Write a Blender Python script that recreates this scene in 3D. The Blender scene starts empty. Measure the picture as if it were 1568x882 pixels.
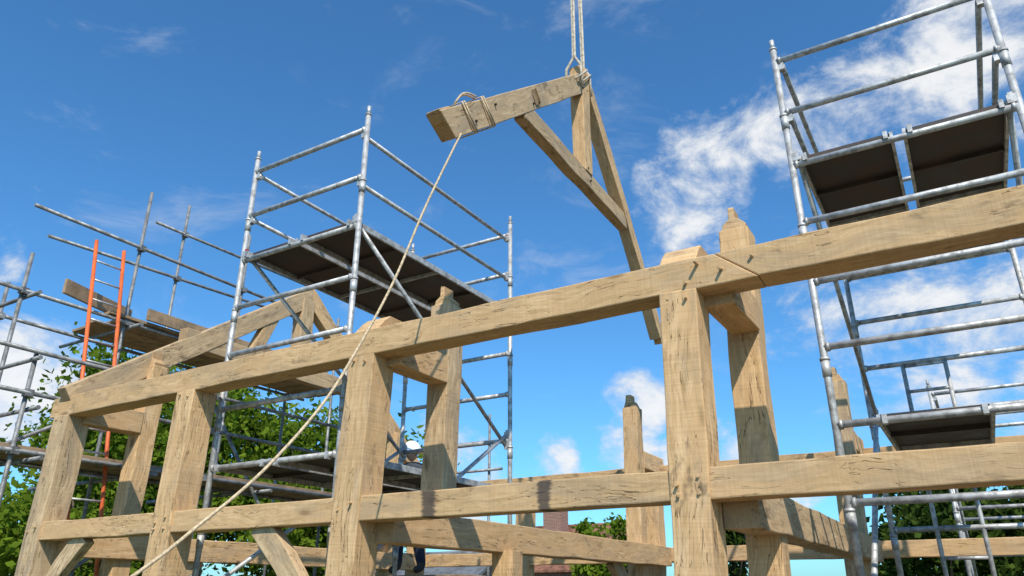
import bpy, math, random
import numpy as np
from mathutils import Vector, Matrix, noise
random.seed(7); np.random.seed(7)
scene = bpy.context.scene
V = Vector

# ------------------------------------------------------------------ nodes
def mat_new(name):
    m = bpy.data.materials.new(name); m.use_nodes = True
    nt = m.node_tree
    return m, nt, nt.nodes['Principled BSDF']

class NT:
    def __init__(s, nt): s.nt = nt
    def n(s, typ, **kw):
        nd = s.nt.nodes.new(typ)
        for k, v in kw.items():
            if k.startswith('i_'):
                key = k[2:]
                key = int(key) if key.isdigit() else key.replace('_', ' ')
                sock = nd.inputs[key]
                if isinstance(v, bpy.types.NodeSocket): s.nt.links.new(v, sock)
                else: sock.default_value = v
            else: setattr(nd, k, v)
        return nd
    def math(s, op, a, b=0.0, c=None, clamp=False):
        nd = s.nt.nodes.new('ShaderNodeMath'); nd.operation = op; nd.use_clamp = clamp
        for i, x in enumerate((a, b) if c is None else (a, b, c)):
            if isinstance(x, bpy.types.NodeSocket): s.nt.links.new(x, nd.inputs[i])
            else: nd.inputs[i].default_value = x
        return nd.outputs[0]
    def vmath(s, op, a, b=(0, 0, 0)):
        nd = s.nt.nodes.new('ShaderNodeVectorMath'); nd.operation = op
        for i, x in enumerate((a, b)):
            if isinstance(x, bpy.types.NodeSocket): s.nt.links.new(x, nd.inputs[i])
            else: nd.inputs[i].default_value = x
        return nd
    def rng(s, v, a, b, c=0.0, d=1.0, smooth=True):
        nd = s.nt.nodes.new('ShaderNodeMapRange')
        nd.interpolation_type = 'SMOOTHSTEP' if smooth else 'LINEAR'
        s.nt.links.new(v, nd.inputs[0])
        for i, x in enumerate((a, b, c, d)): nd.inputs[i + 1].default_value = x
        return nd.outputs[0]
    def mix(s, f, a, b, mode='MIX'):
        nd = s.nt.nodes.new('ShaderNodeMix'); nd.data_type = 'RGBA'; nd.blend_type = mode
        for i, x in ((0, f), (6, a), (7, b)):
            if isinstance(x, bpy.types.NodeSocket): s.nt.links.new(x, nd.inputs[i])
            else: nd.inputs[i].default_value = (x if i == 0 else (*x, 1.0))
        return nd.outputs[2]
    def noise(s, vec, scale, detail=6, rough=.6, dist=0.0):
        nd = s.nt.nodes.new('ShaderNodeTexNoise')
        s.nt.links.new(vec, nd.inputs['Vector'])
        nd.inputs['Scale'].default_value = scale; nd.inputs['Detail'].default_value = detail
        nd.inputs['Roughness'].default_value = rough; nd.inputs['Distortion'].default_value = dist
        return nd.outputs[0]
    def mapv(s, vec, sc):
        nd = s.nt.nodes.new('ShaderNodeMapping'); s.nt.links.new(vec, nd.inputs[0])
        nd.inputs['Scale'].default_value = sc; return nd.outputs[0]
    def link(s, a, b): s.nt.links.new(a, b)

def oak(name, light, mid, dark, grey=0.25, stain=0.3, marks=()):
    m, nt, bs = mat_new(name); N = NT(nt)
    tcn = N.n('ShaderNodeTexCoord'); tc = tcn.outputs['Object']
    rnd = N.n('ShaderNodeObjectInfo').outputs['Random']
    off = N.math('MULTIPLY', rnd, 37.0)
    v0 = N.vmath('ADD', tc, N.n('ShaderNodeCombineXYZ', i_0=off, i_1=off, i_2=off).outputs[0]).outputs[0]
    wob = N.n('ShaderNodeTexNoise'); N.link(v0, wob.inputs['Vector']); wob.inputs['Scale'].default_value = 1.7; wob.inputs['Detail'].default_value = 2
    sc = N.vmath('MULTIPLY', wob.outputs['Color'], (0.16, .16, .16)).outputs[0]
    v = N.vmath('ADD', v0, sc).outputs[0]
    g1 = N.noise(N.mapv(v, (1.3, 11, 11)), 3.0, 6, .7, .5)
    g2 = N.noise(N.mapv(v, (0.8, 4, 4)), 2.0, 3, .6, 1.2)
    c = N.mix(N.rng(g1, .32, .64), dark, light)
    c = N.mix(N.rng(g2, .38, .62), c, N.mix(.8, c, mid))
    # weathered grey-brown patches, running with the grain
    b = N.noise(v, 2.6, 4, .68)
    b2 = N.noise(N.mapv(v, (.55, 2.6, 2.6)), 2.4, 4, .66)
    c = N.mix(N.math('MULTIPLY', N.rng(b2, .47, .64), grey), c, (0.36, .275, .19))
    # dark iron / water stains
    s_ = N.noise(N.mapv(v, (1.3, 2.4, 2.4)), 1.8, 4, .74)
    c = N.mix(N.math('MULTIPLY', N.rng(s_, .59, .69), stain), c, (0.10, .072, .052))
    # drying checks (cracks)
    cr = N.noise(N.mapv(v, (0.45, 9, 9)), 2.0, 3, .62)
    crk = N.math('SUBTRACT', 1.0, N.rng(N.math('ABSOLUTE', N.math('SUBTRACT', cr, .45)), 0.0, .010))
    crk = N.math('MULTIPLY', crk, N.rng(b, .45, .53))
    c = N.mix(N.math('MULTIPLY', crk, .9), c, (0.06, .038, .02))
    # knots
    vo = N.n('ShaderNodeTexVoronoi'); N.link(N.mapv(v, (1.5, 4.0, 4.0)), vo.inputs['Vector']); vo.inputs['Scale'].default_value = 1.0
    kn = N.math('SUBTRACT', 1.0, N.rng(vo.outputs['Distance'], .04, .15))
    c = N.mix(N.math('MULTIPLY', kn, .7), c, (0.14, .075, .03))
    # saw marks
    sw = N.noise(N.mapv(v0, (55, 1.2, 1.2)), 1.0, 2)
    c = N.mix(N.rng(sw, .35, .72, 0, .30), c, N.mix(.4, c, (0.15, .09, .045)))
    c = N.mix(N.rng(rnd, 0, 1, 0, .34, False), c, (0.38, .255, .135), 'MIX')
    sx = N.n('ShaderNodeSeparateXYZ'); N.link(tc, sx.inputs[0])
    for pos, wd in marks:
        dd = N.math('ABSOLUTE', N.math('SUBTRACT', sx.outputs[0], pos))
        dd = N.math('ADD', dd, N.math('MULTIPLY', N.math('SUBTRACT', g1, .5), .10))
        c = N.mix(N.math('MULTIPLY', N.math('SUBTRACT', 1.0, N.rng(dd, wd * .5, wd)), .85), c, (0.05, .045, .045))
    # end grain
    sp = N.n('ShaderNodeSeparateXYZ'); N.link(tcn.outputs['Normal'], sp.inputs[0])
    eg = N.rng(N.math('ABSOLUTE', sp.outputs[0]), .6, .8)
    c = N.mix(eg, c, N.mix(.55, c, (0.34, .20, .10)))
    N.link(c, bs.inputs['Base Color'])
    bs.inputs['Roughness'].default_value = .87
    bs.inputs['Specular IOR Level'].default_value = .18
    h = N.math('ADD', N.math('MULTIPLY', g1, .5), N.math('ADD', N.math('MULTIPLY', sw, .4), N.math('MULTIPLY', crk, -.9)))
    bp = N.n('ShaderNodeBump', i_Strength=.65, i_Distance=.008); N.link(h, bp.inputs['Height'])
    N.link(bp.outputs[0], bs.inputs['Normal'])
    return m

OAK = oak('fresh_oak', (0.80, .535, .29), (.64, .40, .195), (.47, .29, .13), .42, .55)
OAK_S = oak('stained_oak', (0.76, .51, .27), (.62, .39, .19), (.44, .275, .13), .5, .6, ((.64, .075), (1.50, .06)))
OAK_W = oak('weathered_oak', (0.72, .52, .31), (.54, .375, .215), (.36, .245, .13), .75, .8)

def simple(name, col, rough=.6, metal=0.0, var=.25, scale=6.0, col2=None):
    m, nt, bs = mat_new(name); N = NT(nt)
    tc = N.n('ShaderNodeTexCoord').outputs['Object']
    f = N.noise(tc, scale, 4, .65)
    c2 = col2 or tuple(x * (1 - var * 1.6) for x in col)
    N.link(N.mix(N.rng(f, .35, .7), col, c2), bs.inputs['Base Color'])
    N.link(N.rng(f, .3, .7, max(rough - .12, .05), min(rough + .15, 1)), bs.inputs['Roughness'])
    bs.inputs['Metallic'].default_value = metal
    return m
ALU = simple('aluminium_tube', (0.58, .575, .56), .55, .4, .35, 14)
GALV = simple('galvanised_tube', (0.28, .28, .275), .6, .35, .35, 10)
PLY = simple('phenolic_ply', (0.035, .026, .022), .6, 0, .4, 4, (.075, .05, .036))
RED = simple('red_plastic', (0.5, .03, .02), .5)
ORANGE = simple('orange_fibreglass', (0.78, .15, .03), .5)
BOARD = simple('scaffold_board', (0.38, .25, .14), .85, 0, .35, 5, (.19, .135, .085))
ROPE = simple('hemp_rope', (0.66, .50, .31), .9, 0, .3, 60)
STRAP = simple('lifting_sling', (0.60, .52, .40), .85, 0, .3, 30)
HOLE = simple('peg_hole_dark', (0.03, .018, .01), .95)

# ------------------------------------------------------------------ objects
def empty(name, loc=(0, 0, 0)):
    e = bpy.data.objects.new(name, None); e.location = loc
    e.empty_display_size = .3
    scene.collection.objects.link(e); return e
def parent(o, p):
    if p is not None:
        o.parent = p
        o.matrix_parent_inverse = Matrix.Translation(p.location).inverted()
def mesh_obj(name, verts, faces, mats, par=None, fm=None, smooth=None):
    me = bpy.data.meshes.new(name); me.from_pydata([tuple(v) for v in verts], [], faces); me.update()
    for m in mats: me.materials.append(m)
    if fm is not None: me.polygons.foreach_set('material_index', fm)
    if smooth is not None: me.polygons.foreach_set('use_smooth', smooth)
    o = bpy.data.objects.new(name, me); scene.collection.objects.link(o); parent(o, par); return o

class MB:
    def __init__(s): s.v = []; s.f = []; s.m = []; s.s = []
    def tube(s, p0, p1, r=.025, n=12, m=0, r1=None):
        p0 = V(p0); p1 = V(p1); r1 = r if r1 is None else r1
        d = (p1 - p0).normalized(); a = d.orthogonal().normalized(); b = d.cross(a)
        k = len(s.v)
        for p, rr in ((p0, r), (p1, r1)):
            for i in range(n):
                t = 2 * math.pi * i / n; s.v.append(p + (a * math.cos(t) + b * math.sin(t)) * rr)
        for i in range(n):
            j = (i + 1) % n; s.f.append((k + i, k + j, k + n + j, k + n + i)); s.m.append(m); s.s.append(True)
        s.f.append(tuple(k + i for i in reversed(range(n)))); s.m.append(m); s.s.append(False)
        s.f.append(tuple(k + n + i for i in range(n))); s.m.append(m); s.s.append(False)
    def path(s, pts, r, n=8, m=0):
        pts = [V(p) for p in pts]; k = len(s.v); a = None
        for i, p in enumerate(pts):
            d = (pts[min(i + 1, len(pts) - 1)] - pts[max(i - 1, 0)]).normalized()
            a = d.orthogonal().normalized() if a is None else (a - d * a.dot(d)).normalized()
            b = d.cross(a)
            rr = r[i] if isinstance(r, (list, tuple)) else r
            for j in range(n):
                t = 2 * math.pi * j / n; s.v.append(p + (a * math.cos(t) + b * math.sin(t)) * rr)
        for i in range(len(pts) - 1):
            for j in range(n):
                q = (j + 1) % n; s.f.append((k + i * n + j, k + i * n + q, k + (i + 1) * n + q, k + (i + 1) * n + j)); s.m.append(m); s.s.append(True)
        s.f.append(tuple(k + j for j in reversed(range(n)))); s.m.append(m); s.s.append(False)
        s.f.append(tuple(k + (len(pts) - 1) * n + j for j in range(n))); s.m.append(m); s.s.append(False)
    def box(s, c, sz, m=0, rot=None):
        k = len(s.v); c = V(c)
        for x in (-.5, .5):
            for y in (-.5, .5):
                for z in (-.5, .5):
                    q = V((x * sz[0], y * sz[1], z * sz[2]))
                    if rot: q = rot @ q
                    s.v.append(c + q)
        for f in ((0, 1, 3, 2), (4, 6, 7, 5), (0, 4, 5, 1), (2, 3, 7, 6), (0, 2, 6, 4), (1, 5, 7, 3)):
            s.f.append(tuple(k + i for i in f)); s.m.append(m); s.s.append(False)
    def prism(s, poly, axis, a, b, m=0):
        k = len(s.v); n = len(poly)
        for t in (a, b):
            for p in poly:
                q = [p[0], p[1]]; q.insert(axis, t); s.v.append(V(q))
        s.f.append(tuple(k + i for i in range(n))); s.f.append(tuple(k + n + i for i in reversed(range(n))))
        for i in range(n):
            j = (i + 1) % n; s.f.append((k + i, k + n + i, k + n + j, k + j))
        s.m += [m] * (n + 2); s.s += [False] * (n + 2)
    def obj(s, name, mats, par=None, bevel=0):
        o = mesh_obj(name, s.v, s.f, mats, par, s.m, s.s)
        if bevel:
            b = o.modifiers.new('Bevel', 'BEVEL'); b.width = bevel; b.segments = 2; b.limit_method = 'ANGLE'
        return o

def beam(par, name, p0, p1, w, d, ref=(0, 0, 1), mat=None, prof=None, cut0=0.0, cut1=0.0, bevel=.008):
    """squared timber p0->p1; w across, d along ref; cut0/cut1 skew the ends (per unit of d)"""
    p0 = V(p0); p1 = V(p1); L = (p1 - p0).length; x = (p1 - p0).normalized(); r = V(ref)
    z = (r - x * r.dot(x)).normalized(); y = z.cross(x)
    n = max(2, int(L / .18)); vs = []; sd = random.random() * 100
    for i in range(n + 1):
        t = i / n; o = prof(t) if prof else (0, 0, 1, 1)
        for (sy, sz) in ((-1, -1), (1, -1), (1, 1), (-1, 1)):
            px = t * L
            if i == 0: px += cut0 * sz * d / 2
            if i == n: px += cut1 * sz * d / 2
            jy = noise.noise(V((px * 1.9 + sd, sy * 3, sz * 5))) * .012
            jz = noise.noise(V((px * 1.9 - sd, sy * 7, sz * 2))) * .012
            vs.append((px, o[0] + sy * w / 2 * o[2] + jy, o[1] + sz * d / 2 * o[3] + jz))
    fs = [(3, 2, 1, 0), tuple(n * 4 + i for i in range(4))]
    for i in range(n):
        for j in range(4):
            k = (j + 1) % 4; fs.append((i * 4 + j, i * 4 + k, i * 4 + 4 + k, i * 4 + 4 + j))
    o = mesh_obj(name, vs, fs, [mat or OAK], None)
    o.matrix_world = Matrix(((x.x, y.x, z.x, p0.x), (x.y, y.y, z.y, p0.y), (x.z, y.z, z.z, p0.z), (0, 0, 0, 1)))
    if bevel:
        b = o.modifiers.new('Bevel', 'BEVEL'); b.width = bevel; b.segments = 2; b.limit_method = 'ANGLE'; b.angle_limit = math.radians(40)
    parent(o, par); return o

# ------------------------------------------------------------------ timber frame
TF = empty('timber_frame_building', (-3, 7, 0))
YF = 4.0
LEAN = -.10      # the half-built frame leans slightly along its length
pegs = MB()
def peg(x, y, z, d=(0, -1, 0), L=.028):
    d = V(d) + V((random.uniform(-.3, .3), random.uniform(-.2, .2), random.uniform(-.4, .2)))
    p = V((x, y, z)); pegs.tube(p - d.normalized() * .05, p + d.normalized() * L * random.uniform(.4, 1.4), .0115, 8, 0, .009)

FP = [-7.72, -5.77, -3.73, -1.255, 1.45, 3.6]
FW = [.24, .23, .24, .215, .24, .24]
for i, (x, w) in enumerate(zip(FP, FW)):
    beam(TF, f'front_post_{i+1}', (x + LEAN, YF + .118, 0.12), (x, YF + .118, 3.262), w, .235, (0, 1, 0),
         prof=lambda t: (0, 0, 1 + .05 * t, 1 + .04 * t), mat=OAK_W if i in (0,) else OAK)
beam(TF, 'wall_plate_1', (-7.93, YF + .10, 3.352), (-.90, YF + .10, 3.352), .205, .20, (0, 0, 1), cut1=-1.2)
beam(TF, 'wall_plate_2', (-.90, YF + .103, 3.353), (3.9, YF + .103, 3.353), .205, .20, (0, 0, 1), cut0=-1.2)
for i in range(5):
    a = FP[i] + FW[i] / 2 - .08; b = FP[i + 1] - FW[i + 1] / 2 + .02
    beam(TF, f'front_rail_{i+1}', (a, YF + .085 + .014, 2.142), (b, YF + .085 + .014, 2.142), .17, .17, (0, 0, 1), mat=OAK_S if i in (2,) else OAK)
for i, x in enumerate(FP):
    for s in (-1, 1):
        peg(x - .04 + s * .06, YF, 2.16 + .02 * s)
        if i % 2: peg(x - .04 + s * .06, YF, 2.09)
    peg(x - .06, YF, 3.22); peg(x + .05, YF, 3.20)
peg(-1.12, YF - .003, 3.40, L=.06); peg(-.98, YF, 3.34, L=.06); peg(-.80, YF, 3.38, L=.03); peg(-1.20, YF, 3.30, L=.04)
def inner(x, y, ztop, yplate, side, k, zb=.12, lean=LEAN):
    beam(TF, f'inner_post_{k}', (x + lean, y, zb), (x, y, ztop - .17), .205, .20, (0, 1, 0), mat=OAK if k % 2 else OAK_W)
    m = MB(); z = ztop - .172
    pr = [(x - .085, z), (x + .085, z), (x + .09, z + .03), (x + .045, z + .075), (x + .02, z + .085), (x + .018, z + .17), (x - .022, z + .175), (x - .025, z + .085), (x - .07, z + .05)]
    m.prism(pr, 1, y - .085, y + .05)
    m.obj(f'post_tenon_{k}', [OAK], TF, .005)
    y0, y1 = sorted((yplate, y - side * .098))
    beam(TF, f'tie_stub_{k}', (x - .0, y0, 3.30), (x, y1, 3.30), .19, .23, (0, 0, 1))
inner(-7.62, 4.86, 4.13, YF + .15, 1, 1)
inner(-3.57, 4.86, 4.06, YF + .15, 1, 2, 2.13, -.03)
inner(-1.06, 4.86, 4.13, YF + .15, 1, 3)
inner(1.5, 4.86, 4.13, YF + .15, 1, 4)
for x in (-3.73, -1.255, 1.45):
    m = MB()
    m.prism([(YF + .01, 3.445), (YF + .10, 3.55), (YF + .16, 3.60), (YF + .50, 3.595), (YF + .56, 3.445)], 0, x - .11, x + .125)
    m.obj('tie_end', [OAK], TF, .008)
YB = 9.9
beam(TF, 'back_wall_plate', (-7.9, YB, 3.11), (3.9, YB, 3.11), .2, .18, (0, 0, 1))
beam(TF, 'back_rail', (-7.9, YB + .02, 2.06), (3.9, YB + .02, 2.06), .16, .18, (0, 0, 1))
for i, x in enumerate((-7.7, -5.7, -3.7, -1.25, 1.45, 3.6)):
    beam(TF, f'back_post_{i+1}', (x + LEAN, YB, .12), (x, YB, 3.02), .22, .22, (0, 1, 0))
for k, x in enumerate((-7.62, -3.62, -1.08, 1.5)):
    beam(TF, f'back_inner_post_{k+1}', (x + LEAN, 9.12, .12), (x, 9.12, 3.86), .2, .2, (0, 1, 0), mat=OAK_W if k > 1 else OAK)
    m = MB(); m.prism([(x - .09, 3.858), (x + .09, 3.858), (x + .05, 3.94), (x + .02, 3.95), (x + .02, 4.03), (x - .05, 4.03), (x - .06, 3.94)], 1, 9.04, 9.18)
    m.obj(f'back_post_tenon_{k+1}', [OAK], TF, .005)
    beam(TF, f'back_tie_stub_{k+1}', (x, 9.2, 3.2), (x, YB + .02, 3.2), .18, .22, (0, 0, 1))
for k, x in enumerate((-7.62, -3.58, -1.08, 1.5)):
    beam(TF, f'cross_beam_{k+1}', (x, YF + .2, 2.035), (x, YB - .08, 2.035), .2, .235, (0, 0, 1), mat=OAK if k != 2 else OAK_W)
beam(TF, 'end_stud', (-3.5, 5.75, .12), (-3.5, 5.75, 1.93), .2, .18, (0, 1, 0))
def brace(name, p0, p1, bow, w=.09, d=.18, ref=(0, 0, 1)):
    beam(TF, name, p0, p1, w, d, ref, mat=OAK_W, prof=lambda t: (0, bow * math.sin(math.pi * t), 1, 1))
brace('arch_brace_1', (-3.95, YF + .1, 1.2), (-4.70, YF + .1, 2.08), .06)
brace('arch_brace_2', (-7.65, YF + .1, 1.35), (-7.0, YF + .1, 2.08), .05)
brace('arch_brace_4', (-7.55, 9.0, 2.3), (-7.6, 8.2, 3.1), .06)
brace('arch_brace_5', (-3.62, 9.0, 1.2), (-3.62, 8.2, 1.95), .05)
brace('arch_brace_6', (-7.62, 5.0, 1.2), (-7.62, 5.8, 1.95), .05)
beam(TF, 'front_sill', (-8.0, YF + .12, .06), (3.9, YF + .12, .06), .25, .15)
beam(TF, 'back_sill', (-8.0, YB, .06), (3.9, YB, .06), .25, .15)
pegs.obj('oak_pegs', [OAK], TF)

# ------------------------------------------------------------------ erected truss
T1r = empty('roof_truss', (-7.7, 7, 3.4))
xt = -7.68
beam(T1r, 'near_rafter', (xt, 3.98, 3.42), (xt, 7.06, 5.57), .15, .24, (0, 0, 1), mat=OAK_W, cut1=.6)
beam(T1r, 'far_rafter', (xt, 7.0, 5.6), (xt, 9.95, 3.25), .15, .24, (0, 0, 1), mat=OAK)
beam(T1r, 'king_post', (xt + .01, 6.99, 4.45), (xt + .01, 6.99, 5.5), .17, .22, (0, 1, 0), mat=OAK_W)
beam(T1r, 'collar', (xt, 5.15, 4.42), (xt, 8.7, 4.42), .14, .22, (0, 0, 1), mat=OAK_W)
beam(T1r, 'strut', (xt, 6.2, 4.5), (xt, 6.45, 5.1), .12, .16, (0, 1, 0), mat=OAK)

# ------------------------------------------------------------------ hoisted truss
H = empty('roof_truss', (-2.9, 6.4, 7))
def hp(y, z): return V((-2.6 - .05 * y, y, z))
beam(H, 'near_rafter', hp(3.62, 4.74), hp(6.50, 7.12), .13, .225, (0, 0, 1), mat=OAK_W, cut0=-.45, cut1=.7)
beam(H, 'rafter_foot', hp(3.545, 4.775), hp(3.68, 4.885), .11, .10, (0, 0, 1), mat=OAK, cut0=-.3)
beam(H, 'far_rafter', hp(6.40, 7.12), hp(8.62, 4.62), .14, .20, (0, 0, 1), mat=OAK, prof=lambda t: (0, .05 * math.sin(math.pi * t), 1, 1 - .1 * t), cut0=-.8)
beam(H, 'far_rafter_foot', hp(8.56, 4.78), hp(8.72, 4.56), .10, .10, (0, 0, 1), mat=OAK)
beam(H, 'collar', hp(4.86, 5.68), hp(7.55, 5.76), .12, .19, (0, 0, 1), mat=OAK_W)
beam(H, 'king_post', hp(6.36, 5.80), hp(6.36, 7.17), .15, .20, (0, 1, 0), mat=OAK, prof=lambda t: (0, 0, 1, .85 + .3 * t * t))
m = MB()
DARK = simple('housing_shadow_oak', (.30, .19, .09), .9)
rotx = Matrix.Rotation(math.radians(39.6), 3, 'X')
c = hp(5.06, 5.93)
m.box(c + V((.068, 0, 0)), (.012, .09, .15), 0, rotx)
m.box(c + V((.072, .05, .045)), (.016, .02, .15), 1, rotx)
m.obj('purlin_housing', [DARK, OAK], H, .002)
m = MB()
for y, z in ((5.02, 5.83), (5.12, 5.90), (6.28, 6.86), (6.40, 6.90), (6.33, 5.84), (6.40, 5.72), (4.0, 5.0), (4.3, 5.35)):
    c = hp(y, z); m.tube(c + V((-.04, 0, 0)), c + V((.080, 0, 0)), .011, 10)
m.obj('peg_holes', [HOLE], H)
m = MB()
hook = hp(6.55, 17.5)
for dy, dz in ((-.16, 0), (.10, .02)):
    a = hp(6.36 + dy, 7.12 + dz)
    m.path([a + V((.10, 0, -.28)), a + V((.09, 0, 0.0)), a + V((.02, 0, .14)), hook + V((0, dy * .25, 0))], .016, 8)
    m.path([a + V((-.10, 0, -.28)), a + V((-.09, 0, 0.0)), a + V((.0, 0, .13)), hook + V((-.03, dy * .25, 0))], .016, 8)
for k in range(2):
    m.path([hp(6.20 + .10 * k, 6.9) + V(q) for q in ((.10, -.1, -.02), (.10, .15, .24), (-.1, .15, .24), (-.1, -.1, -.02), (.10, -.1, -.02))], .012, 8)
m.obj('lifting_slings', [STRAP], H)
m = MB()
hb = hp(3.40, 4.56)
dirr = (hp(6.50, 7.12) - hb).normalized(); nrm = V((0, -dirr.z, dirr.y)).normalized()
for t in (.62, .66, .98, 1.02):
    c = hb + dirr * t
    m.path([c + V((sx * .080, 0, 0)) + nrm * sn * .125 + dirr * sh for sx, sn, sh in ((1, -1, .02), (1, 1, -.02), (-1, 1, 0), (-1, -1, 0), (1, -1, .02))], .008, 8)
for k in range(2):
    m.path([hb + dirr * (.62 + .38 * u) + nrm * (.13 + .05 * math.sin(math.pi * u) + .01 * k) + V((.02 * k, 0, 0)) for u in np.linspace(0, 1, 9)], .008, 8)
m.obj('rope_lashing', [ROPE], H)
# tag line
ctl = [V(p) for p in ((-2.72, 3.79, 4.76), (-2.80, 3.52, 4.05), (-2.81, 3.25, 3.39), (-2.77, 2.92, 2.83), (-2.74, 2.67, 2.47), (-2.77, 2.38, 2.115), (-2.81, 2.10, 1.85), (-2.78, 1.84, 1.66), (-2.78, 1.3, 1.3), (-2.85, .8, .7), (-3.0, .5, .03), (-3.4, .4, .03))]
pts = []
for i in range(len(ctl) - 1):
    p0 = ctl[max(i - 1, 0)]; p1 = ctl[i]; p2 = ctl[i + 1]; p3 = ctl[min(i + 2, len(ctl) - 1)]
    for k in range(8):
        t = k / 8
        pts.append(.5 * ((2 * p1) + (p2 - p0) * t + (2 * p0 - 5 * p1 + 4 * p2 - p3) * t * t + (3 * p1 - p0 - 3 * p2 + p3) * t ** 3))
m = MB(); m.path(pts, .008, 8); m.obj('tag_line_rope', [ROPE])

# ------------------------------------------------------------------ scaffold towers
def tower(x0, x1, y0, y1, ztop, zr, decks, guards, seed=0, ladder=False):
    E = empty('scaffold_tower', ((x0 + x1) / 2, (y0 + y1) / 2, 0)); m = MB(); rr = random.Random(seed)
    for x in (x0, x1):
        for y in (y0, y1):
            m.tube((x, y, .22), (x, y, ztop - .09), .0255)
            m.tube((x, y, ztop - .09), (x, y, ztop), .019)
            m.tube((x, y, ztop - .10), (x, y, ztop - .085), .031)
            for z in zr[::2]:
                zz = z + .33
                if zz < ztop - .2: m.tube((x, y, zz), (x, y, zz + .11), .0305); m.tube((x, y, zz + .115), (x, y, zz + .135), .034, m=0)
            m.tube((x, y, .0), (x, y, .03), .08); m.tube((x, y, .03), (x, y, .25), .018)
    for y in (y0, y1):
        for z in zr:
            m.tube((x0, y, z), (x1, y, z), .0245)
            for x, s in ((x0, 1), (x1, -1)): m.tube((x + s * .024, y, z), (x + s * .045, y, z), .033)
    def clamp(x, y, z):
        m.box((x, y, z), (.055, .05, .065)); m.box((x + .0, y, z + .04), (.03, .03, .03), 1 if rr.random() < .35 else 0)
    for x, s in ((x0, 1), (x1, -1)):
        for z in guards:
            zz = z - .055
            m.tube((x + s * .05, y0, zz), (x + s * .05, y1, zz), .0215)
            clamp(x + s * .035, y0 + .015, zz); clamp(x + s * .035, y1 - .015, zz)
    zs = [z for z in zr if z < min(guards)]
    for x, s in ((x0, 1), (x1, -1)):
        k = 0
        for i in range(0, len(zs) - 3, 3):
            a, b = (y0, y1) if (k % 2 == 0) else (y1, y0); k += 1
            m.tube((x + s * .052, a, zs[i] + .06), (x + s * .052, b, zs[i + 3] - .06), .0205)
            clamp(x + s * .035, a, zs[i] + .06); clamp(x + s * .035, b, zs[i + 3] - .06)
    if ladder:
        xm = (x0 + x1) / 2 - .2
        for dx in (-.18, .18): m.tube((xm + dx, y1, zr[-1]), (xm + dx, y1, max(z for z in zr if z < 4.0)), .02)
        z = zr[-1]
        while z < 3.6:
            z += .25; m.tube((xm - .18, y1, z), (xm + .18, y1, z), .016)
    for x, s in ((x0, -1), (x1, 1)):
        m.tube((x, y1, 1.6), (x + s * .9, y1 + .9, .05), .022)
    m.obj('tower_frames', [ALU, RED], E)
    for zi, (z, nd) in enumerate(decks):
        m = MB(); w = (x1 - x0 - .16) / 2
        for k in range(nd):
            a = x0 + .05 + k * (w + .06) + (0.2 if nd == 1 else 0); b = a + w; zc = z + .045
            m.box(((a + b) / 2, (y0 + y1) / 2, zc + .022), (w - .03, y1 - y0 - .06, .010), 0)
            for xx in (a + .012, b - .012): m.box((xx, (y0 + y1) / 2, zc), (.022, y1 - y0 - .02, .056), 1)
            for yy in (y0 + .035, y1 - .035): m.box(((a + b) / 2, yy, zc + .004), (w - .05, .03, .038), 0)
            for j in range(1, 4):
                yy = y0 + (y1 - y0) * j / 4; m.box(((a + b) / 2, yy, zc + .002), (w - .05, .028, .034), 1 if j == 2 else 0)
            for xx in (a + .05, b - .05):
                for yy, s in ((y0, -1), (y1, 1)): m.box((xx, yy + s * .008, zc - .012), (.03, .06, .06), 1)
        m.obj(f'deck_{zi+1}', [PLY, ALU], E)
    return E
ZR = [5.67, 5.15, 4.65, 4.15, 3.67, 3.15, 2.62, 2.12, 1.62, 1.12, .62]
tower(-5.74, -4.22, 4.36, 6.98, 5.92, ZR, [(4.65, 2), (2.58, 2)], (5.67, 5.15), 3)
ZR2 = [5.61, 5.11, 4.63, 4.14, 3.66, 3.17, 2.63, 2.13, 1.63, 1.13, .63]
tower(-.675, .80, 5.3, 7.9, 5.83, ZR2, [(4.63, 2), (2.60, 1)], (5.61, 5.11), 5, ladder=True)
tower(2.0, 3.45, 11.2, 13.0, 5.3, [4.9, 4.4, 3.9, 3.4, 2.9, 2.4, 1.9, 1.4, .9], [(3.4, 2)], (4.9, 4.4), 8)
tower(-.2, 1.2, 11.4, 13.2, 4.3, [4.1, 3.6, 3.1, 2.6, 2.1, 1.6, 1.1, .6], [], (4.1, 3.6), 9)

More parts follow.
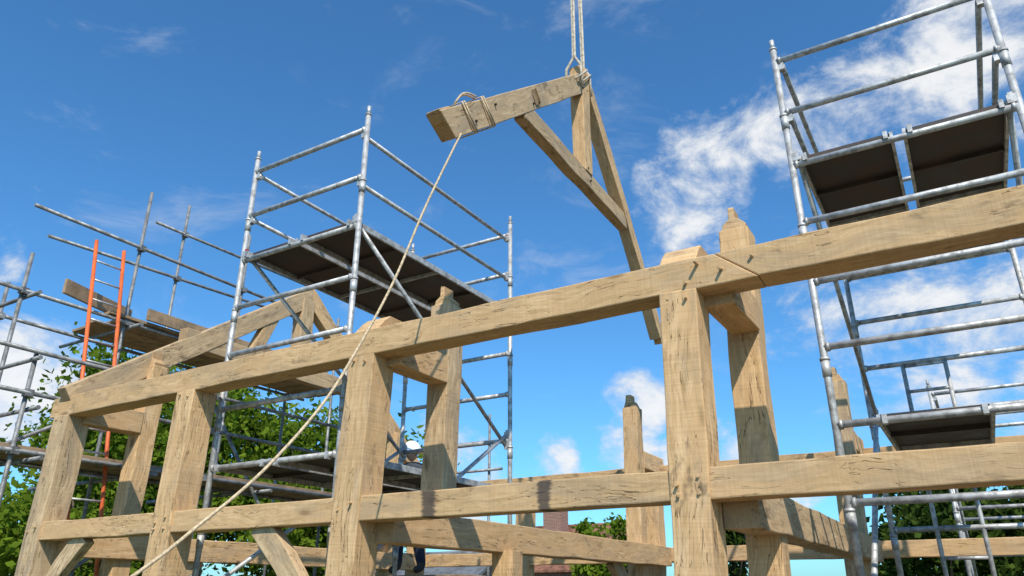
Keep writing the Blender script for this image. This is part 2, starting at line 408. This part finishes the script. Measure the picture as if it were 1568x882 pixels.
# ------------------------------------------------------------------ tube and fitting scaffold
S = empty('tube_scaffold', (-9.5, 6, 0)); m = MB()
def coup(x, y, z):
    m.box((x, y, z), (.085, .085, .075), 0, Matrix.Rotation(random.uniform(-.3, .3), 3, 'Z'))
stand = [(-9.2, 3.99, 5.42), (-9.2, 5.3, 6.9), (-9.2, 7.05, 6.97), (-9.2, 9.2, 6.2), (-10.35, 4.3, 5.4), (-10.35, 6.65, 7.65), (-10.35, 9.2, 6.4), (-8.35, 3.92, 4.0), (-8.35, 6.2, 4.1), (-8.35, 8.6, 4.2), (-9.2, 11.2, 4.6), (-7.2, 11.2, 4.6)]
for x, y, z in stand: m.tube((x, y, 0), (x, y, z), .0242)
led = [((-9.15, 3.85, 6.01), (-9.15, 9.6, 6.0)), ((-10.30, 4.6, 6.2), (-10.3, 9.6, 6.45)), ((-10.3, 6.1, 7.08), (-10.3, 9.4, 7.15)),
       ((-9.15, 3.5, 4.92), (-9.15, 9.6, 4.92)), ((-10.3, 4.1, 4.92), (-10.3, 9.6, 4.92)),
       ((-8.3, 2.6, 4.0), (-8.3, 9.4, 4.0)), ((-8.3, 2.6, 3.55), (-8.3, 9.4, 3.55)), ((-8.3, 2.4, 2.95), (-8.3, 9.4, 2.95)), ((-9.15, 2.4, 2.95), (-9.15, 9.4, 2.95)),
       ((-9.6, 11.15, 4.1), (-6.9, 11.15, 4.1)), ((-9.6, 11.15, 3.6), (-6.9, 11.15, 3.6))]
for a, b in led:
    m.tube(a, b, .0242)
    for x, y, z in stand:
        if abs(a[0] - x) < .1 and z > a[2] and a[0] == b[0]: coup(x + .03, y, a[2] + (b[2] - a[2]) * (y - a[1]) / (b[1] - a[1]))
for y in (4.05, 5.36, 7.1, 9.15):
    m.tube((-10.8, y, 4.87), (-8.9, y, 4.87), .0242); m.tube((-10.8, y + .05, 2.88), (-8.1, y + .05, 2.88), .0242)
m.tube((-12.5, 3.9, 3.92), (-8.2, 3.9, 3.92), .0242); m.tube((-12.5, 4.0, 3.4), (-8.2, 4.0, 3.4), .0242)
m.tube((-9.25, 4.0, 3.0), (-9.25, 7.1, 4.9), .0242); m.tube((-8.4, 8.6, 1.0), (-8.4, 6.2, 4.0), .0242)
m.tube((-8.45, 4.0, 1.2), (-8.45, 6.3, 2.9), .0242)
m.obj('tubes_and_couplers', [GALV], S)
def boards(name, x0, y0, x1, y1, z, n, along='y', par=None):
    m = MB(); r = random.Random(n)
    for i in range(n):
        dz = r.uniform(-.006, .006); e0 = r.uniform(-.25, .1); e1 = r.uniform(-.1, .25)
        if along == 'y':
            w = (x1 - x0) / n; m.box((x0 + w * (i + .5), (y0 + y1 + e0 + e1) / 2, z + dz), (w - .01, y1 - y0 + e1 - e0, .038))
        else:
            w = (y1 - y0) / n; m.box(((x0 + x1 + e0 + e1) / 2, y0 + w * (i + .5), z + dz), (x1 - x0 + e1 - e0, w - .01, .038))
    m.obj(name, [BOARD], par or S, .003)
boards('upper_boards', -10.3, 5.2, -9.1, 9.5, 4.98, 5)
boards('lower_boards', -9.6, 3.2, -8.35, 9.5, 3.0, 5)
m = MB(); m.box((-9.05, 7.2, 5.08), (.04, 3.4, .16)); m.box((-9.28, 4.95, 5.12), (.04, 1.15, .19), 0, Matrix.Rotation(.3, 3, 'Z')); m.obj('toe_boards', [BOARD], S, .003)
TR = empty('trestle_platform', (-6.7, 8.4, 0))
PZ = 1.82
boards('platform_boards', -7.3, 8.05, -5.6, 8.8, PZ - .025, 3, 'x', TR)
m = MB()
for x in (-7.1, -5.8):
    for y in (8.1, 8.75): m.tube((x, y, 0), (x, y, PZ - .06), .024)
    m.tube((x, 8.0, PZ - .072), (x, 8.85, PZ - .072), .024); m.tube((x, 8.1, .5), (x, 8.75, 1.5), .02)
m.obj('platform_trestle', [GALV], TR)
m = MB()
def lad(y, z):
    f = (5.82 - z) / 1.87; return V((-9.05 + .32 * f, y + .04 * f, z))
for y in (4.62, 5.0): m.path([lad(y, 5.82), lad(y, .05)], .024, 6)
z = .4
while z < 5.7: m.tube(lad(4.62, z), lad(5.0, z), .013, 8, 1); z += .27
m.obj('orange_ladder', [ORANGE, ALU])

# ------------------------------------------------------------------ worker
wx, wy, wz = -6.70, 8.42, PZ
W = empty('construction_worker', (wx, wy, wz))
def skin(name, verts, edges, radii, root, mat, sub=2, par=None):
    me = bpy.data.meshes.new(name); me.from_pydata(verts, edges, []); me.update()
    o = bpy.data.objects.new(name, me); scene.collection.objects.link(o)
    o.modifiers.new('Skin', 'SKIN')
    for i, r in enumerate(radii):
        sv = me.skin_vertices[0].data[i]; sv.radius = (r, r) if not isinstance(r, tuple) else r; sv.use_root = (i == root)
    s = o.modifiers.new('Sub', 'SUBSURF'); s.levels = sub; s.render_levels = sub
    dg = bpy.context.evaluated_depsgraph_get(); nm = bpy.data.meshes.new_from_object(o.evaluated_get(dg))
    bpy.data.objects.remove(o)
    for p in nm.polygons: p.use_smooth = True
    nm.materials.clear()
    for mm in (mat if isinstance(mat, list) else [mat]): nm.materials.append(mm)
    o = bpy.data.objects.new(name, nm); scene.collection.objects.link(o); parent(o, par); return o
NAVY = simple('navy_workwear', (0.018, .024, .045), .85); SHIRT = simple('grey_shirt', (0.07, .08, .10), .9)
SKIN = simple('skin', (0.50, .28, .19), .6); BOOT = simple('boots', (0.06, .04, .025), .7); WHITE = simple('white_hard_hat', (0.85, .85, .83), .3, 0, .03)
def wp(x, y, z): return (wx + x, wy + y, wz + z)
bv = [wp(0, 0, .95), wp(0, 0, 1.12), wp(0, -.02, 1.32), wp(0, -.02, 1.43), wp(0, -.03, 1.50),
      wp(-.10, 0, .88), wp(-.17, -.03, .50), wp(-.20, .02, .10), wp(-.20, -.14, .05),
      wp(.10, 0, .88), wp(.17, -.05, .50), wp(.22, .02, .10), wp(.22, -.14, .05),
      wp(-.19, -.01, 1.40), wp(-.34, .02, 1.13), wp(-.37, -.14, .90),
      wp(.19, -.01, 1.40), wp(.27, -.02, 1.12), wp(.20, -.22, 1.00)]
be = [(0, 1), (1, 2), (2, 3), (3, 4), (0, 5), (5, 6), (6, 7), (7, 8), (0, 9), (9, 10), (10, 11), (11, 12), (3, 13), (13, 14), (14, 15), (3, 16), (16, 17), (17, 18)]
br = [(.17, .12), (.15, .11), (.18, .12), (.11, .09), .058, .115, .09, .066, .045, .115, .09, .066, .045, .065, .052, .036, .065, .052, .036]
b = skin('body', bv, be, br, 0, [NAVY, SHIRT, SKIN, BOOT], 2, W)
for p in b.data.polygons:
    z = p.center.z - wz; x = abs(p.center.x - wx)
    p.material_index = 3 if z < .16 else 2 if (z > 1.49 or (x > .2 and z < 1.10 and z > .85)) else 1 if z > 1.0 else 0
for s, wr in ((-1, bv[15]), (1, bv[18])):
    base = V(wr); d = V((0, -.25, -1)).normalized() if s < 0 else V((-.3, -1, -.25)).normalized()
    side = V((0, 1, -.2)).normalized() if s < 0 else V((1, 0, 0)); cur = V((.5, -.2, 0)) if s < 0 else V((0, -.2, -1))
    pv = [tuple(base), tuple(base + d * .05), tuple(base + d * .09)]; pe = [(0, 1), (1, 2)]; pr = [.028, (.036, .02), (.034, .016)]
    for k, L in enumerate((.065, .075, .07, .055)):
        q = base + d * .085 + side * (k - 1.5) * .019; i = len(pv)
        pv += [tuple(q), tuple(q + d * L * .55 + cur * .008), tuple(q + d * L * .85 + cur * .03)]; pe += [(2, i), (i, i + 1), (i + 1, i + 2)]; pr += [.0105, .009, .008]
    q = base + d * .03 - side * .03; i = len(pv)
    pv += [tuple(q), tuple(q + d * .035 - side * .022), tuple(q + d * .06 - side * .022 + cur * .02)]; pe += [(1, i), (i, i + 1), (i + 1, i + 2)]; pr += [.013, .011, .009]
    skin('hand', pv, pe, pr, 0, SKIN, 1, W)
m = MB(); hc = V(wp(0, -.04, 1.62)); n1, n2 = 20, 14
for i in range(n2 + 1):
    th = math.pi * i / n2
    for j in range(n1):
        ph = 2 * math.pi * j / n1
        x = math.sin(th) * math.cos(ph); y = math.sin(th) * math.sin(ph); z = math.cos(th)
        w = .078 * (1 - .22 * max(0, -z)); yy = .098 * y
        if y < -.8 and abs(x) < .3 and -.35 < z < .15: yy -= .022 * (1 - abs(z + .15) * 2)
        if y < -.6 and -.05 < z < .2 and .2 < abs(x) < .6: yy += .008
        m.v.append(hc + V((w * x, yy, .118 * z)))
for i in range(n2):
    for j in range(n1):
        q = (j + 1) % n1; m.f.append((i * n1 + j, (i + 1) * n1 + j, (i + 1) * n1 + q, i * n1 + q)); m.m.append(1 if (i < 6 and m.v[i * n1 + j].y > hc.y - .03) else 0); m.s.append(True)
for s in (-1, 1): m.box(hc + V((s * .08, .01, -.01)), (.015, .035, .06))
m.box(hc + V((0, -.096, -.062)), (.045, .008, .008), 2)
for s in (-1, 1): m.tube(hc + V((s * .032, -.082, .012)), hc + V((s * .032, -.093, .012)), .009, 8, 1)
m.obj('head', [SKIN, simple('dark_hair', (0.04, .025, .015), .8), simple('lips', (.35, .13, .1), .5)], W)
m = MB()
rings = []
for i in range(9):
    th = math.pi / 2 * i / 8; rings.append((.140 * math.cos(th) if i < 8 else .002, .155 * math.sin(th)))
rings = [(.165, -.012), (.165, -.006), (.142, 0)] + rings[1:]
for i, (r, z) in enumerate(rings):
    for j in range(24):
        a = 2 * math.pi * j / 24; e = 1.12 if i > 2 or math.sin(a) > 0 else 1.3
        m.v.append(hc + V((r * math.cos(a) * .92, r * math.sin(a) * e, .02 + z)))
for i in range(len(rings) - 1):
    for j in range(24):
        q = (j + 1) % 24; m.f.append((i * 24 + j, i * 24 + q, i * 24 + 24 + q, i * 24 + 24 + j)); m.m.append(0); m.s.append(True)
m.f.append(tuple(reversed(range(24)))); m.m.append(0); m.s.append(False)
m.obj('hard_hat', [WHITE], W)

# ------------------------------------------------------------------ trees
def leafmat(name, c1, c2):
    m = bpy.data.materials.new(name); m.use_nodes = True; nt = m.node_tree; N = NT(nt); nt.nodes.clear()
    out = N.n('ShaderNodeOutputMaterial'); g = N.n('ShaderNodeNewGeometry'); tc = N.n('ShaderNodeTexCoord')
    f = N.noise(tc.outputs['Object'], .9, 2)
    c = N.mix(N.rng(f, .35, .65), c1, c2)
    c = N.mix(N.math('MULTIPLY', g.outputs['Random Per Island'], .5), c, (c2[0] * 1.3, c2[1] * 1.25, c2[2]))
    d = N.n('ShaderNodeBsdfDiffuse'); N.link(c, d.inputs[0])
    t = N.n('ShaderNodeBsdfTranslucent'); N.link(c, t.inputs[0])
    mx = N.n('ShaderNodeMixShader'); mx.inputs[0].default_value = .4
    N.link(d.outputs[0], mx.inputs[1]); N.link(t.outputs[0], mx.inputs[2]); N.link(mx.outputs[0], out.inputs[0])
    return m
LEAF = leafmat('spring_leaves', (0.055, .105, .010), (.16, .235, .024)); LEAF2 = leafmat('dark_leaves', (0.03, .055, .012), (.07, .11, .02))
BARK = simple('bark', (0.12, .09, .06), .9)
def tree(loc, h, crown, nclump, per, leaf, mat, seed, cz=.6):
    E = empty('broadleaf_tree', loc); r = random.Random(seed); rs = np.random.RandomState(seed); L = V(loc); m = MB()
    m.path([L, L + V((.05, .03, h * .25)), L + V((-.05, .1, h * .5)), L + V((.1, 0, h * .85))], [h * .035, h * .027, h * .018, h * .004], 10)
    cen = []
    for i in range(nclump):
        while True:
            u = V((r.uniform(-1, 1), r.uniform(-1, 1), r.uniform(-1, 1)))
            if .35 < u.length < 1: break
        s = 1 + .25 * noise.noise(u * 2 + V((seed, 0, 0)))
        p = L + V((u.x * crown[0] * s, u.y * crown[1] * s, h * cz + u.z * crown[2] * s)); cen.append(p)
        if i % 3 == 0:
            b = L + V((0, 0, h * r.uniform(.25, .6))); q = b.lerp(p, .5) + V((0, 0, -.2)); m.path([b, q, p], [h * .011, h * .007, h * .002], 6)
    m.obj('trunk_and_limbs', [BARK], E)
    n = nclump * per; C = np.repeat(np.array([tuple(c) for c in cen]), per, 0)
    sig = np.repeat(rs.uniform(.6, 1.3, nclump), per)[:, None] * np.array(crown)[None] * .15
    P = C + rs.normal(size=(n, 3)) * sig
    a = rs.normal(size=(n, 3)); a /= np.linalg.norm(a, axis=1)[:, None]; b = rs.normal(size=(n, 3)); b = np.cross(a, b); b /= np.linalg.norm(b, axis=1)[:, None]
    sz = rs.uniform(.6, 1.4, (n, 1)) * leaf
    vs = np.stack([P - a * sz, P + b * sz * .55, P + a * sz, P - b * sz * .55], 1).reshape(-1, 3)
    fs = np.arange(n * 4).reshape(n, 4)
    me = bpy.data.meshes.new('leaves'); me.from_pydata(vs.tolist(), [], fs.tolist()); me.materials.append(mat)
    o = bpy.data.objects.new('leaves', me); scene.collection.objects.link(o); parent(o, E)
tree((-17.2, 11.6, 0), 7.3, (2.9, 2.9, 2.6), 130, 240, .09, LEAF, 1, .62)
tree((-13.6, 13.4, 0), 6.0, (2.5, 2.2, 2.1), 100, 200, .085, LEAF, 2, .6)
tree((-15.5, 9.0, 0), 4.3, (2.0, 2.0, 1.5), 50, 160, .085, LEAF, 9, .6)
tree((-24.0, 9.5, 0), 4.3, (3.0, 2.6, 1.7), 60, 160, .12, LEAF, 3, .5)
tree((-14.8, 34, 0), 5.0, (1.7, 1.7, 1.6), 45, 100, .14, LEAF, 4, .65)
tree((-8.6, 31.5, 0), 5.6, (1.5, 1.5, 2.0), 45, 100, .14, LEAF2, 5, .65)
tree((-1.2, 30, 0), 5.6, (2.0, 2.0, 2.0), 60, 130, .14, LEAF2, 6, .62)
tree((2.0, 31, 0), 5.3, (2.4, 2.0, 2.0), 60, 130, .14, LEAF2, 7, .62)
tree((5.6, 31, 0), 6.2, (2.6, 2.0, 2.2), 60, 130, .14, LEAF2, 8, .62)

# ------------------------------------------------------------------ brick house and barn
def brickmat():
    m, nt, bs = mat_new('red_brick'); N = NT(nt)
    tc = N.n('ShaderNodeTexCoord').outputs['Object']
    b = N.n('ShaderNodeTexBrick'); sep = N.n('ShaderNodeSeparateXYZ'); N.link(tc, sep.inputs[0])
    cb = N.n('ShaderNodeCombineXYZ'); N.link(N.math('ADD', sep.outputs[0], sep.outputs[1]), cb.inputs[0]); N.link(sep.outputs[2], cb.inputs[1]); N.link(cb.outputs[0], b.inputs['Vector'])
    b.inputs['Color1'].default_value = (.30, .12, .07, 1); b.inputs['Color2'].default_value = (.20, .08, .05, 1); b.inputs['Mortar'].default_value = (.35, .32, .28, 1)
    b.inputs['Scale'].default_value = 1; b.inputs['Brick Width'].default_value = .225; b.inputs['Row Height'].default_value = .075; b.inputs['Mortar Size'].default_value = .008
    N.link(b.outputs[0], bs.inputs['Base Color']); bs.inputs['Roughness'].default_value = .9; return m
BR = brickmat(); TILE = simple('clay_tiles', (0.28, .12, .07), .85, 0, .4, 3); SLATE = simple('grey_slate', (.16, .17, .18), .7, 0, .3, 3)
GLASS = simple('window_glass', (.03, .04, .05), .1); WPAINT = simple('white_paint', (.78, .78, .76), .5, 0, .05)
def house(name, cx, cy, w, d, eave, ridge, rm, chim=None):
    E = empty(name, (cx, cy, 0)); m = MB(); m.box((cx, cy, eave / 2), (w, d, eave))
    for s in (-1, 1): m.prism([(cy - d / 2, eave), (cy + d / 2, eave), (cy, ridge - .1)], 0, cx + s * w / 2 - .15, cx + s * w / 2 - .005 * s)
    m.obj('walls', [BR], E)
    m = MB()
    for s in (-1, 1): m.prism([(cy, ridge), (cy + s * (d / 2 + .35), eave - .12), (cy + s * (d / 2 + .35), eave - .02), (cy, ridge + .12)], 0, cx - w / 2 - .3, cx + w / 2 + .3)
    m.tube((cx - w / 2 - .3, cy, ridge + .1), (cx + w / 2 + .3, cy, ridge + .1), .1, 10)
    m.obj('roof', [rm], E)
    m = MB()
    for k in range(3):
        x = cx + (k - 1) * w / 3.2
        m.box((x, cy - d / 2 - .02, 1.5 if k != 1 else 1.05), (1.1, .06, 1.1 if k != 1 else 2.1), 1)
        m.box((x, cy - d / 2 - .055, 1.5 if k != 1 else 1.4), (.95, .03, .95), 0)
        m.box((x, cy - d / 2 - .075, 1.5 if k != 1 else 1.4), (.04, .02, .95), 1)
    m.obj('windows_and_door', [GLASS, WPAINT], E)
    if chim:
        m = MB(); x, y, z, s = chim
        m.box((x, y, z / 2 + 1), (s, s * .8, z - 2)); m.box((x, y, z - .12), (s * 1.15, s * .95, .12)); m.box((x, y, z + .03), (s * 1.08, s * .88, .07))
        for k in (-1, 1): m.tube((x + k * s * .22, y, z + .06), (x + k * s * .22, y, z + .35), .1, 10, 1, .085)
        m.obj('chimney', [BR, TILE], E)
house('brick_house', -20.6, 39.5, 9, 6, 2.7, 5.0, TILE, (-20.0, 38.0, 6.1, 1.1))
house('slate_roof_outbuilding', -17.2, 22.5, 6, 4, 1.7, 2.75, SLATE)

# ------------------------------------------------------------------ ground
m, nt, bs = mat_new('ground_dirt_grass'); N = NT(nt); tc = N.n('ShaderNodeTexCoord').outputs['Object']
f = N.noise(tc, .12, 6, .65); g = N.noise(tc, 6, 5, .7)
N.link(N.mix(N.rng(f, .45, .56), N.mix(g, (.22, .17, .12), (.12, .09, .06)), N.mix(g, (.05, .09, .02), (.09, .12, .03))), bs.inputs['Base Color'])
bs.inputs['Roughness'].default_value = .95
bp = N.n('ShaderNodeBump', i_Strength=.5, i_Distance=.05); N.link(g, bp.inputs['Height']); N.link(bp.outputs[0], bs.inputs['Normal'])
mesh_obj('ground', [(-1500, -1500, 0), (1500, -1500, 0), (1500, 1500, 0), (-1500, 1500, 0)], [(0, 1, 2, 3)], [m])

# ------------------------------------------------------------------ sky
w = bpy.data.worlds.new('World'); scene.world = w; w.use_nodes = True; nt = w.node_tree; nt.nodes.clear(); N = NT(nt)
sun_dir = V((.62, -.78, 1.05)).normalized()
sky = N.n('ShaderNodeTexSky'); sky.sky_type = 'NISHITA'; sky.sun_disc = False
sky.sun_elevation = math.asin(sun_dir.z); sky.sun_rotation = math.atan2(sun_dir.x, sun_dir.y)
sky.air_density = 1.0; sky.dust_density = .7; sky.ozone_density = 1.5
tint = N.mix(1.0, sky.outputs[0], (.58, 1.22, 1.66), 'MULTIPLY')
d = N.vmath('NORMALIZE', N.n('ShaderNodeTexCoord').outputs['Generated']).outputs[0]
wn = N.n('ShaderNodeTexNoise'); N.link(d, wn.inputs['Vector']); wn.inputs['Scale'].default_value = 6; wn.inputs['Detail'].default_value = 4
warp = N.vmath('MULTIPLY', N.vmath('SUBTRACT', wn.outputs['Color'], (.5, .5, .5)).outputs[0], (.26, .26, .20)).outputs[0]
dw = N.vmath('ADD', d, warp).outputs[0]
blobs = [((-.203, .897, .504), .17, 1.1), ((-.08, .93, .58), .18, .95), ((.02, .96, .62), .20, 1.0), ((.13, .99, .70), .24, 1.2), ((-.02, 1.09, .333), .26, 1.0), ((.15, 1.13, .30), .26, 1.05),
         ((-.347, .948, .2186), .15, 1.15), ((-.474, .8936, .160), .06, 1.25), ((-.25, 1.0, .13), .16, 1.15), ((-1.082, .4908, .2512), .16, 1.3), ((-1.1, .42, .40), .20, .75), ((-.62, .85, .12), .16, 1.1)]
mask = None
for c, r, wt in blobs:
    c = V(c).normalized()
    dist = N.vmath('DISTANCE', dw, tuple(c)).outputs['Value']
    b = N.rng(dist, r, r * .1, 0, wt)
    mask = b if mask is None else N.math('MAXIMUM', mask, b)
n1 = N.noise(N.mapv(d, (1, 1, 1.5)), 9, 9, .66, .25)
v = N.math('ADD', n1, N.math('MULTIPLY', N.math('SUBTRACT', mask, 1.0), .36))
dens = N.rng(v, .34, .60)
n2 = N.noise(N.mapv(d, (1, 1.0, 2.2)), 5.5, 8, .66, .6)
wisp = N.rng(n2, .53, .80, 0, .36)
dens = N.math('MAXIMUM', dens, wisp)
cc = N.mix(N.rng(v, .42, .66), (.70, .77, .86), (1.0, 1.0, 1.0))
bg1 = N.n('ShaderNodeBackground'); N.link(tint, bg1.inputs[0]); bg1.inputs[1].default_value = .115
bg2 = N.n('ShaderNodeBackground'); N.link(cc, bg2.inputs[0]); bg2.inputs[1].default_value = .95
mx = N.n('ShaderNodeMixShader'); N.link(N.math('MULTIPLY', dens, .93), mx.inputs[0]); N.link(bg1.outputs[0], mx.inputs[1]); N.link(bg2.outputs[0], mx.inputs[2])
out = N.n('ShaderNodeOutputWorld'); N.link(mx.outputs[0], out.inputs[0])

sl = bpy.data.lights.new('sun', 'SUN'); sl.energy = 5.0; sl.angle = math.radians(.5); sl.color = (1.0, .93, .82)
so = bpy.data.objects.new('sun', sl); scene.collection.objects.link(so); so.rotation_euler = (-sun_dir).to_track_quat('-Z', 'Y').to_euler(); so.location = (0, 0, 30)

# ------------------------------------------------------------------ camera
A = math.radians(31.0); P = math.radians(22.4)
Fw = V((-math.sin(A) * math.cos(P), math.cos(A) * math.cos(P), math.sin(P))); R = V((math.cos(A), math.sin(A), 0)); U = R.cross(Fw)
cam = bpy.data.cameras.new('camera'); cam.lens = 26.0; cam.sensor_width = 36; cam.clip_end = 5000; cam.clip_start = .05
co = bpy.data.objects.new('camera', cam); scene.collection.objects.link(co)
co.matrix_world = Matrix(((R.x, U.x, -Fw.x, 0), (R.y, U.y, -Fw.y, 0), (R.z, U.z, -Fw.z, 1.6), (0, 0, 0, 1)))
scene.camera = co
scene.view_settings.view_transform = 'Standard'; scene.view_settings.look = 'None'; scene.view_settings.exposure = 0
